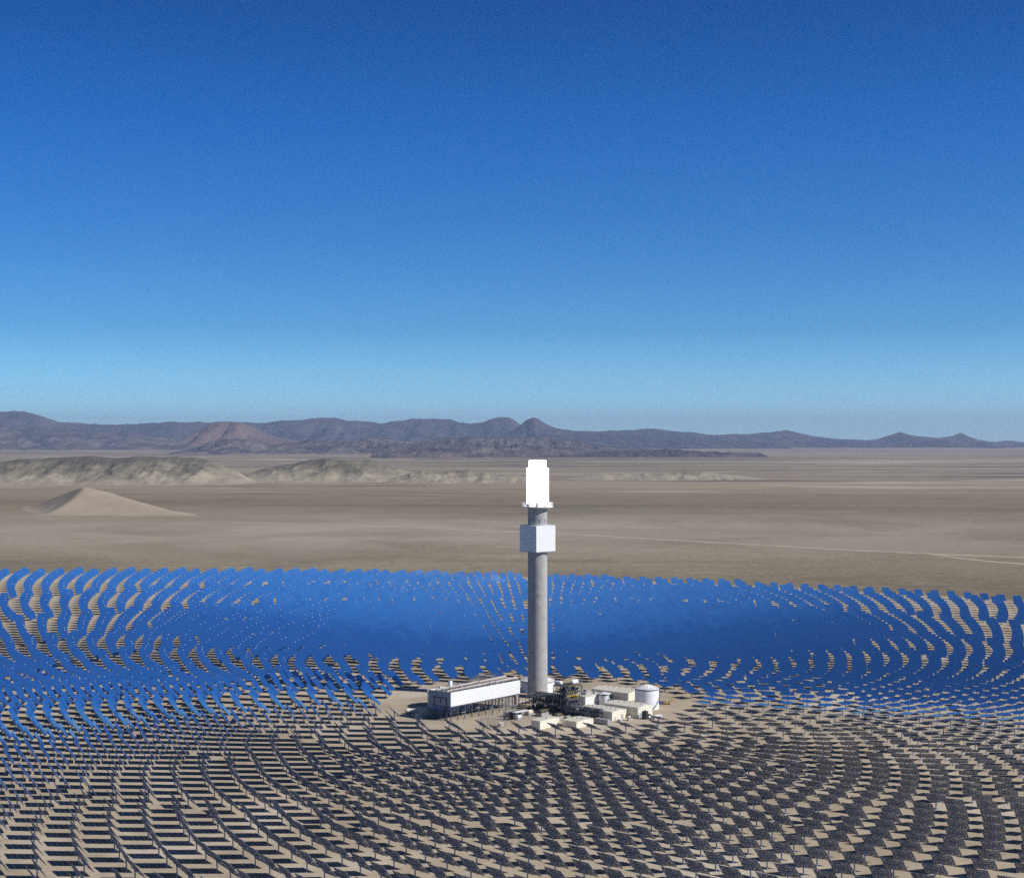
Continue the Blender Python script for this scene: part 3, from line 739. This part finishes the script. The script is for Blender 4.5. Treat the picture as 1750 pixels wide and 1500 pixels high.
for k in range(10):
    b = MB(); a = rr.uniform(1, 16.5); bb = rr.uniform(1, 14); z1 = rr.uniform(13, 24); q = pc+U*a-V*bb
    b.tube(q+Z*0, q+Z*z1, rr.uniform(0.16, 0.42), 8); b.tube(q+Z*z1, q+U*rr.uniform(-4, 4)+V*rr.uniform(-4, 4)+Z*z1, 0.25, 8)
    b.build('riser_pipe', rr.choice([M['silverpipe'], M['steel'], M['pipe']]), pt)
b = MB()
for k in range(110):
    a = rr.uniform(0.5, 15); bb = rr.uniform(0.5, 13); z = rr.choice([0, 0, 6.06, 6.06, 11.56, 17.06]); s_ = rr.uniform(0.5, 2.2)
    b.box(pc, a, a+s_, -bb-s_, -bb, z, z+rr.uniform(1.2, 4.6))
b.build('valve_gear', M['dark'], pt)
b = MB(); q = pc+U*18.4-V*2
b.quadbox(Vector((q.x-1.1, q.y-1.1, ground_z(q.x, q.y))), Vector((0.3, 0, 0)), Vector((0, 0.3, 0)), Vector((0, 0, 25.5)))
for dx, dy in ((2.2, 0), (0, 2.2), (2.2, 2.2)): b.quadbox(Vector((q.x-1.1+dx, q.y-1.1+dy, ground_z(q.x, q.y))), Vector((0.3, 0, 0)), Vector((0, 0.3, 0)), Vector((0, 0, 25.5)))
for k in range(10):
    z0 = 2.5*k; sg = 1 if k % 2 else -1
    b.tube(q+Vector((-1*sg, -1, z0)), q+Vector((1*sg, -1, z0+2.5)), 0.13, 4); b.tube(q+Vector((-1*sg, 1, z0)), q+Vector((1*sg, 1, z0+2.5)), 0.13, 4)
    b.wbox((q.x+sg*1.0, q.y, q.z+z0+2.45), 1.0, 2.2, 0.08)
b.build('stair_tower', M['lightsteel'], pt)
b = MB(); q = pc-U*2.0+V*1.0
b.tube(q+Z*15.1, q-V*0+U*13+Z*15.1, 0.45, 4); b.box(q, 0, 13, -0.3, 0.3, 14.7, 15.5)
for k in range(5): b.box(q, 1+2.6*k, 2.2+2.6*k, 0.353, 1.5, 14.7, 15.4)
b.build('crane_beam', M['yellow'], pt)

def rack(c, na, la, nb, lb, h, label, npipes, cross=True, seed=1):
    o = thing('pipe_rack', c, label, 'pipe rack', 'pipe racks of the plant')
    frame(o, c, na, la, nb, lb, [h*0.52, h], 0.24, M['steel'])
    r2 = random.Random(seed)
    long_u = la > lb
    for k in range(npipes):
        z = (h if k % 3 else h*0.52)+0.3; t_ = (k+0.7)/(npipes+0.6); r = r2.uniform(0.14, 0.36)
        b = MB()
        if long_u: b.tube(c-V*lb*t_+Z*(z+r)-U*1, c-V*lb*t_+U*(la+1)+Z*(z+r), r, 8)
        else: b.tube(c+U*la*t_+V*1+Z*(z+r), c+U*la*t_-V*(lb+1)+Z*(z+r), r, 8)
        b.build('pipe', r2.choice([M['silverpipe'], M['steel'], M['lightsteel'], M['steel']]), o)
    b = MB()
    for k in range(int(la*lb*0.16)+20):
        a = r2.uniform(0.5, la-2.2); bb = r2.uniform(0.5, lb-2.2); z = r2.choice([0, 0, 0, h*0.52+0.1, h*0.52+0.1, h+0.1])
        b.box(c, a, a+r2.uniform(0.5, 2.4), -bb-r2.uniform(0.5, 2.4), -bb, z, z+r2.uniform(0.8, 4.4 if z < h else 1.3))
    b.build('equipment', M['dark'], o)
    b = MB()
    for k in range(14):
        t_ = k/13
        if long_u:
            for s_ in (0.02, 0.98): b.tube(c+U*la*t_-V*lb*s_+Z*h, c+U*la*t_-V*lb*s_+Z*(h+1.2), 0.06, 4)
        else:
            for s_ in (0.02, 0.98): b.tube(c+U*la*s_-V*lb*t_+Z*h, c+U*la*s_-V*lb*t_+Z*(h+1.2), 0.06, 4)
    for s_ in (0.02, 0.98):
        if long_u: b.tube(c-V*lb*s_+Z*(h+1.2), c+U*la-V*lb*s_+Z*(h+1.2), 0.06, 4)
        else: b.tube(c+U*la*s_+Z*(h+1.2), c+U*la*s_-V*lb+Z*(h+1.2), 0.06, 4)
    b.build('railing', M['lightsteel'], o)
    return o
rack(gv(9.0, -77.5), 4, 19.5, 4, 27.0, 11.0, 'broad dark pipe rack at the foot of the tower', 11, seed=4)
rack(gv(44.5, -107.5), 1, 5.5, 6, 34.0, 7.0, 'narrow pipe rack running along the cream shed', 5, seed=9)
rack(gv(50.0, -31.0)+V*12.5, 1, 6.0, 2, 10.0, 7.2, 'short pipe rack beside the small white tank', 4, seed=15)

# turbine hall equipment under the racks: dark blocks with bits of yellow and white
rr = random.Random(21)
for i, (x, y, sx, sy, sz, mm, lb_) in enumerate((
    (0.5, -96, 9, 6, 5.0, 'dark', 'dark turbine casing under the broad pipe rack'),
    (12, -108, 7, 6, 4.0, 'dark', 'dark pump block before the steel process tower'),
    (20, -112, 5, 4, 3.2, 'grey', 'grey pump block before the steel process tower'),
    (-9, -92, 6, 5, 3.6, 'cream', 'cream valve house left of the turbine casing'))):
    q = gv(x, y); o = thing('turbine' if i == 0 else 'pump' if i < 3 else 'valve_house', q, lb_, 'turbine' if i == 0 else 'pump' if i < 3 else 'valve house')
    b = MB(); b.box(q, 0, sx, -sy, 0, 0, sz*0.55); b.build('base', M['grey'], o)
    b = MB(); b.tube(q+U*0.3-V*sy/2+Z*sz*0.55, q+U*(sx-0.3)-V*sy/2+Z*sz*0.55, sy*0.42, 14); b.build('casing', M[mm], o)
    b = MB()
    for zz in (0.6, 1.1): b.tube(q+Z*(sz+zz-1)+V*0.1, q+U*sx+Z*(sz+zz-1)+V*0.1, 0.07, 4)
    for k in range(5): b.tube(q+U*(sx*k/4)+V*0.1+Z*sz*0.55, q+U*(sx*k/4)+V*0.1+Z*(sz+0.1), 0.06, 4)
    b.build('handrail', M['yellow'], o)

# open shelter with a white roof
q0 = at(882.5, 1232.0)
o = thing('shelter', q0, 'open shelter with a thin white roof over dark machinery', 'shelter')
b = MB(); b.box(q0, 0, 15.5, -4.5, 0, 6.2, 6.5); b.build('roof', M['white'], o)
b = MB(); b.box(q0, 0.2, 15.3, -8.2, -7.9, 0, 6.2); b.box(q0, 0.2, 15.3, -7.9, -4.52, 6.0, 6.2); b.build('back_wall', M['dark'], o)
for a in (0.4, 7.6, 15.0):
    for bb in (0.4, 7.5):
        b = MB(); b.box(q0, a-0.15, a+0.15, -bb-0.15, -bb+0.15, -0.3, 6.2); b.build('post', M['lightsteel'], o)
q1 = q0+U*4-V*2.2; q1.z = ground_z(q1.x, q1.y)
o = thing('compressor', q1, 'white compressor under the open white-roofed shelter', 'compressor')
b = MB(); b.tube(q1+U*0.2-V*1+Z*2.2, q1+U*4.5-V*1+Z*2.2, 1.5, 14); b.build('drum', M['whitepaint'], o)
b = MB(); b.box(q1, 0, 5, -2.4, 0.2, 0, 1.0); b.build('skid', M['grey'], o)
b = MB(); b.tube(q1+U*1.2-V*1+Z*3.4, q1+U*1.2-V*1+Z*4.6, 0.4, 8); b.tube(q1+U*3.4-V*1+Z*3.4, q1+U*3.4-V*1+Z*4.4, 0.5, 8); b.build('cylinder_head', M['lightsteel'], o)

# lattice gantries between condenser and shelter
def gantry(c, h, label):
    o = thing('gantry', c, label, 'gantry', 'lattice gantries by the condenser'); s_ = 0.7
    b = MB()
    for dx in (-s_, s_):
        for dy in (-s_, s_): b.tube(c+Vector((dx, dy, -0.3)), c+Vector((dx*0.7, dy*0.7, h)), 0.1, 4)
    b.build('mast', M['lightsteel'], o)
    b = MB(); n = 7
    for k in range(n):
        z0, z1 = h*k/n, h*(k+1)/n; sg = 1 if k % 2 else -1
        for dy in (-s_, s_): b.tube(c+Vector((-s_*sg, dy, z0)), c+Vector((s_*sg, dy, z1)), 0.07, 4)
        for dx in (-s_, s_): b.tube(c+Vector((dx, -s_*sg, z0)), c+Vector((dx, s_*sg, z1)), 0.07, 4)
    b.build('lattice', M['lightsteel'], o)
    b = MB(); b.tube(c+Vector((-2.4, 0, h)), c+Vector((2.4, 0, h)), 0.16, 5)
    for dx in (-2.2, 0, 2.2): b.tube(c+Vector((dx, 0, h)), c+Vector((dx, 0, h-1.1)), 0.16, 6)
    b.build('crossarm', M['lightsteel'], o)
for (x, y, h, lb_) in ((861.5, 1229, 12.5, 'lattice gantry left of the shelter, standing clear on bare ground'), (879.0, 1231.5, 12.0, 'lattice gantry right against the left end of the shelter'),
                       (869.5, 1222, 13, 'lattice gantry behind the other two near the condenser legs')):
    gantry(at(x, y), h, lb_)
# crowded dark plant gear behind the gantries
q0 = at(868, 1226)
o = thing('transformer', q0, 'grey finned transformer between the lattice gantries', 'transformer')
b = MB(); b.box(q0, 0, 6, -4, 0, 0.2, 4.2); b.build('tank', M['grey'], o)
for s_ in (0, 1):
    b = MB()
    for k in range(9): b.box(q0, 0.4+0.6*k, 0.65+0.6*k, (0.003 if s_ else -5.1), (1.1 if s_ else -4.003), 0.6, 3.8)
    b.build('radiator', M['grey'], o)
for k in range(3):
    b = MB(); q = q0+U*(1.2+1.8*k)-V*2; b.tube(q+Z*4.2, q+Z*6.4, 0.22, 8); b.ball(q+Z*6.4, 0.3, 8); b.build('bushing', M['pipe'], o)

# switchyard of small posts in front of the condenser
rr = random.Random(5)
sp0 = None
pts = []
for i in range(8):
    for j in range(4):
        pts.append(at(819+6.4*i+1.4*j+rr.uniform(-1, 1), 1243.5-4.4*j-0.15*i))
for k, q in enumerate(pts):
    if sp0 is None:
        b = MB(); b.tube(q-Z*0.3, q+Z*2.6, 0.14, 5); b.tube(q+Z*2.6, q+Z*4.4, 0.26, 6); b.tube(q+Vector((-0.9, 0, 4.4)), q+Vector((0.9, 0, 4.4)), 0.09, 4)
        sp0 = thing('switchgear_post', q, 'slim switchgear post in the small yard in front of the condenser', 'switchgear', 'switchgear posts in the yard')
        ch = [b.build('insulator', M['grey'], sp0)]
    else:
        o = sp0.copy(); o.location = q; o.rotation_euler = (0, 0, rr.uniform(-0.6, 0.6)); s_ = rr.uniform(0.75, 1.25); o.scale = (1, 1, s_); C.objects.link(o)
        for c_ in ch:
            d = c_.copy(); C.objects.link(d); d.parent = o
q0 = at(855.5, 1241.5)
container(q0, 3.2, 3.0, 2.8, M['cream'], 'small cream kiosk at the right end of the switchgear yard', 'kiosk', 'kiosk')

# tall lamp poles in front of the condenser
for (x, y, lb_) in ((817, 1231, 'lamp pole standing before the middle of the condenser'), (840.5, 1231.5, 'lamp pole left of the gantries before the condenser'),
                    (793.0, 1233.5, 'short lamp pole nearest the condenser left end')):
    q = at(x, y); h = 12.0 if x > 800 else 9.0
    o = thing('lamp_pole', q, lb_, 'lamp pole', 'lamp poles by the condenser')
    b = MB(); b.tube(q-Z*0.2, q+Z*h, 0.2, 8, r2=0.12); b.build('pole', M['lightsteel'], o)
    b = MB(); b.tube(q+Vector((-0.7, 0, h*0.82)), q+Vector((0.7, 0, h*0.82)), 0.1, 5)
    for dx in (-0.8, 0.8): b.wbox((q.x+dx, q.y, q.z+h*0.82-0.3), 0.6, 0.5, 0.7)
    b.build('lamp_head', M['white'], o)

# pickup and skip loader on the pad at the right
def vehicle(q, m_, label, cat, name, tip=False):
    o = thing(name, q, label, cat)
    b = MB(); b.wbox((q.x, q.y, q.z+0.7), 6.0, 2.4, 0.9); b.build('body', m_, o)
    b = MB(); b.wbox((q.x-1.6, q.y, q.z+1.603), 2.2, 2.2, 1.4); cabn = b.build('cab', m_, o)
    b = MB(); b.wbox((q.x-1.6, q.y, q.z+1.9), 2.3, 2.3, 0.7); b.build('window', M['glass'], cabn)
    for dx in (-2.0, 2.0):
        for dy in (-1.15, 1.15):
            b = MB(); b.tube((q.x+dx, q.y+dy-0.2, q.z+0.62), (q.x+dx, q.y+dy+0.2, q.z+0.62), 0.62, 12); b.build('wheel', M['rubber'], o)
    b = MB()
    if tip:
        b.tube((q.x+1, q.y, q.z+1.6), (q.x+4.6, q.y, q.z+3.6), 0.25, 6); b.wbox((q.x+4.6, q.y, q.z+2.9), 1.6, 2.2, 1.2)
    else: b.wbox((q.x+1.4, q.y, q.z+1.603), 2.8, 2.3, 0.5)
    b.build('boom' if tip else 'bed', m_, o)
vehicle(at(1130.5, 1203.0), M['blue'], 'blue truck parked right of the big white tank', 'truck', 'truck')
vehicle(at(1139.0, 1203.2), M['yellow'], 'yellow loader working right of the blue truck', 'loader', 'loader', True)

# ------------------------------------------------------------------ heliostats
MW, MH, PIV = 11.5, 11.1, 6.0
AIM = Vector((-1.0, 0, 176.0))
def rings():
    """(ring radius, angular step in degrees, phase in degrees), out from the plant: a radially staggered layout in bands"""
    out = []
    def band(r0, dr, n0, n1, dT, T0, grow=0.0):
        r = r0
        for n in range(n0, n1+1):
            rr_ = r0+dr*n+grow*n*n
            out.append((rr_, dT, T0+(n % 2)*dT*0.5))
    band(84.0, 14.0, 0, 1, 15.4, 4.0)
    band(113.0, 14.5, 0, 1, 11.6, 2.0)
    band(144.0, 15.2, 0, 3, 8.7, 3.0)
    band(205.5, 15.2, 0, 3, 6.53, 1.0)
    band(300.0, 11.4, -3, 3, 4.9, 0.61)
    band(370.5, 12.1, -2, 7, 3.80, 1.108)
    band(481.5, 13.9, -1, 8, 2.85, 2.731)
    band(609.0, 15.6, 0, 8, 2.24, 0.3, 0.42)
    band(790.0, 26.0, 0, 8, 1.70, 0.55, 0.15)
    band(1040.0, 31.5, 0, 20, 1.275, 0.40)
    return out
RG = rings()
H_ = []       # (ring, theta, X, Y, z, px, py, dist)
for ri, (r, dT, T0) in enumerate(RG):
    k = math.ceil((-180-T0)/dT)
    while T0+k*dT < 180:
        th = R_(T0+k*dT); k += 1
        X = r*math.sin(th); Y = -r*math.cos(th)
        if math.hypot(X, Y+38) < 128.0: continue                       # the plant's own pad
        if math.hypot(X+430, Y+626) > 1811.0: continue                 # edge of the field
        d = Y-CAM.y
        if d < 560: continue
        z = ground_z(X, Y)
        px = 875+(X-CAM.x)/d*FPX; py = 750+(CAM.z-(z+PIV))/d*FPX
        if not (-160 < px < 1910) or py > 1640: continue               # a margin round the picture
        H_.append((ri, math.degrees(th), X, Y, z, px, py, d))
SM = Vector((math.cos(R_(40))*math.sin(R_(73)), -math.cos(R_(40))*math.cos(R_(73)), math.sin(R_(40))))
def orient(X, Y, z):
    P = Vector((X, Y, z+PIV)); tt = (AIM-P).normalized(); n = (SM+tt).normalized()
    w_ = Vector((-n.y, n.x, 0)).normalized(); h_ = n.cross(w_)
    return w_, h_, n
infr = [h for h in H_ if -14 < h[5] < 1764 and h[6] < 1500]
near = sorted(infr, key=lambda h: h[7])[:300]
near_ids = set(id(h) for h in near)

# prototype meshes, in the mirror's own axes (x along the width, y up the mirror, z out of the glass)
b = MB(); nx, ny = 7, 5; gx = 0.05
fw, fh = MW/nx, MH/ny
for i in range(nx):
    for j in range(ny):
        x0 = -MW/2+fw*i+gx/2; y0 = -MH/2+fh*j+gx/2; x1 = x0+fw-gx; y1 = y0+fh-gx
        P = [Vector((x0, y0, 0)), Vector((x1, y0, 0)), Vector((x1, y1, 0)), Vector((x0, y1, 0))]; P += [q-Vector((0, 0, 0.07)) for q in P]
        b.add(P, [(0, 1, 2, 3)], mi=0); b.add(P, [(7, 6, 5, 4)], mi=1)
        b.add(P, [(1, 0, 4, 5), (2, 1, 5, 6), (3, 2, 6, 7), (0, 3, 7, 4)], mi=2)
mirror_me = b.build('mirror', [M['mirror'], M['back'], M['rib']]); mesh_mirror = mirror_me.data; bpy.data.objects.remove(mirror_me)
b = MB()
b.tube((-MW*0.46, 0, -0.75), (MW*0.46, 0, -0.75), 0.28, 8)
for i in range(7):
    x = -MW*0.43+MW*0.86*i/6
    for sg in (-1, 1):
        b.tube((x, 0, -0.75), (x, sg*MH*0.46, -0.22), 0.07, 4); b.tube((x, 0, -0.2), (x, sg*MH*0.46, -0.18), 0.07, 4)
        for k in range(3):
            y0 = sg*MH*0.46*(k+0.5)/3.5; y1 = sg*MH*0.46*(k+1.2)/3.5
            b.tube((x, y0, -0.2), (x, y1, -0.72+0.15*(k+1)), 0.05, 4)
for j in range(6):
    y = -MH*0.43+MH*0.86*j/5; b.tube((-MW*0.48, y, -0.15), (MW*0.48, y, -0.15), 0.06, 4)
fo = b.build('support_frame', M['rib']); mesh_frame = fo.data; bpy.data.objects.remove(fo)
b = MB(); b.tube((0, 0, -0.6), (0, 0, PIV-0.9), 0.36, 10); b.tube((0, 0, -0.5), (0, 0, 0.25), 0.8, 10)
fo = b.build('post', M['post']); mesh_post = fo.data; bpy.data.objects.remove(fo)
b = MB(); b.wbox((0, 0, PIV-1.1), 0.9, 0.9, 0.9); b.tube((-0.8, 0, PIV-0.35), (0.8, 0, PIV-0.35), 0.34, 8)
fo = b.build('drive_head', M['post']); mesh_drive = fo.data; bpy.data.objects.remove(fo)

def ordinal(n):
    return '%d%s' % (n, 'th' if 10 <= n % 100 <= 20 else {1: 'st', 2: 'nd', 3: 'rd'}.get(n % 10, 'th'))
front_rings = sorted(set(h[0] for h in infr if h[3] < -60))
ring_no = {r: i+1 for i, r in enumerate(front_rings)}
rank = {}
for r in front_rings:
    row = sorted([h for h in infr if h[0] == r and h[3] < 0], key=lambda h: h[5])
    for i, h in enumerate(row): rank[id(h)] = i+1
for h in near:
    ri, th, X, Y, z, px, py, d = h
    w_, h_, n = orient(X, Y, z)
    n = (n+w_*random.gauss(0, 0.018)+h_*random.gauss(0, 0.018)).normalized(); h_ = n.cross(w_).normalized(); w_ = h_.cross(n)
    cdir = (CAM-Vector((X, Y, z+PIV))).normalized(); f = n.dot(cdir)
    look = 'edge-on heliostat' if abs(f) < 0.1 else ('grey-backed heliostat' if f < 0 else 'blue-faced heliostat')
    o = bpy.data.objects.new('heliostat', None); C.objects.link(o); o.location = (X, Y, z)
    tag(o, '%s, %s from left on the %s mirror arc out from the plant' % (look, ordinal(rank[id(h)]), ordinal(ring_no[ri])), 'heliostat', 'heliostats of the near field')
    rot = Matrix((w_, h_, n)).transposed().to_euler()
    for nm, me_ in (('mirror', mesh_mirror), ('support_frame', mesh_frame)):
        q = bpy.data.objects.new(nm, me_); C.objects.link(q); q.parent = o
        q.location = (0, 0, PIV); q.rotation_euler = rot
        q.location = Vector((0, 0, PIV))+n*0.75
    az = math.atan2(w_.y, w_.x)
    for nm, me_ in (('post', mesh_post), ('drive_head', mesh_drive)):
        q = bpy.data.objects.new(nm, me_); C.objects.link(q); q.parent = o; q.rotation_euler = (0, 0, az)

# the rest of the field, thousands, as one object
tv, tf, tm = [], [], []
def unit_mesh():
    b = MB(); a, c = MW/2, MH/2
    P = [Vector((-a, -c, 0)), Vector((a, -c, 0)), Vector((a, c, 0)), Vector((-a, c, 0))]; P += [q-Vector((0, 0, 0.09)) for q in P]
    b.add(P, [(0, 1, 2, 3)], mi=0); b.add(P, [(7, 6, 5, 4)], mi=1); b.add(P, [(1, 0, 4, 5), (2, 1, 5, 6), (3, 2, 6, 7), (0, 3, 7, 4)], mi=2)
    b.quadbox(Vector((-MW*0.46, -0.25, -1.0)), Vector((MW*0.92, 0, 0)), Vector((0, 0.5, 0)), Vector((0, 0, 0.5)), mi=2)
    for i in range(4):
        x = -MW*0.4+MW*0.8*i/3; b.quadbox(Vector((x-0.08, -MH*0.45, -0.5)), Vector((0.16, 0, 0)), Vector((0, MH*0.9, 0)), Vector((0, 0, 0.38)), mi=2)
    return b
ub = unit_mesh(); uv_ = np.array(ub.v); uf = [np.array(f) for f in ub.f]; um = ub.mi
pb = MB(); pb.tube((0, 0, -0.6), (0, 0, PIV-0.3), 0.36, 6); pb.quadbox(Vector((-0.75, -0.75, -0.5)), Vector((1.5, 0, 0)), Vector((0, 1.5, 0)), Vector((0, 0, 0.7))); pv = np.array(pb.v); pf = [np.array(f) for f in pb.f]
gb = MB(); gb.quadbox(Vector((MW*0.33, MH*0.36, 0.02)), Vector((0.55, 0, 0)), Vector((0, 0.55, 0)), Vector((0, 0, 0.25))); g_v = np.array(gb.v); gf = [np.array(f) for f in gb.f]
base = 0; VS = []
for h in H_:
    if id(h) in near_ids: continue
    ri, th, X, Y, z, px, py, d = h
    w_, h_, n = orient(X, Y, z)
    # small tracking error, as in any real field
    rr_ = random.gauss(0, 0.010); n = (n+w_*rr_+h_*random.gauss(0, 0.010)).normalized(); h_ = n.cross(w_).normalized(); w_ = h_.cross(n)
    Rm = np.array([w_, h_, n]); c0 = np.array([X, Y, z+PIV])+0.75*np.array(n)
    VS.append(uv_@Rm+c0)
    for f, mi in zip(uf, um): tf.append(tuple(f+base)); tm.append(mi)
    base += len(uv_)
    VS.append(pv+np.array([X, Y, z]))
    for f in pf: tf.append(tuple(f+base)); tm.append(3)
    base += len(pv)
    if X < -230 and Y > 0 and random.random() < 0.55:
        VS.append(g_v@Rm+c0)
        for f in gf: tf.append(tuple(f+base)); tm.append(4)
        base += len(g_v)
me = bpy.data.meshes.new('heliostat_field'); me.from_pydata(np.concatenate(VS).tolist(), [], tf)
for k in ('mirror', 'back', 'rib', 'post', 'white'): me.materials.append(M[k])
me.polygons.foreach_set('material_index', tm); me.update()
fo = bpy.data.objects.new('heliostat_field', me); C.objects.link(fo)
tag(fo, 'thousands of blue mirrors filling the rings round the tower', 'heliostats', 'heliostats of the far field', 'stuff')
print('heliostats', len(H_), 'in frame', len(infr), 'faces', len(tf), 'rings', ring_no)

# ------------------------------------------------------------------ air
HAZE = 1.45e-5
b = MB(); b.wbox((CAM.x, CAM.y+25000, -140.0), 150000, 150000, 1700.0)
hz = b.build('haze', None) if False else None
m = bpy.data.materials.new('haze'); m.use_nodes = True; t = m.node_tree; t.nodes.clear()
vp = t.nodes.new('ShaderNodeVolumePrincipled'); vp.inputs['Color'].default_value = (0.58, 0.72, 0.98, 1); vp.inputs['Density'].default_value = HAZE; vp.inputs['Anisotropy'].default_value = 0.1
ou = t.nodes.new('ShaderNodeOutputMaterial'); t.links.new(vp.outputs[0], ou.inputs['Volume'])
hz = b.build('haze', m)
tag(hz, 'thin blue haze lying over the far desert plain', 'haze', kind='stuff')
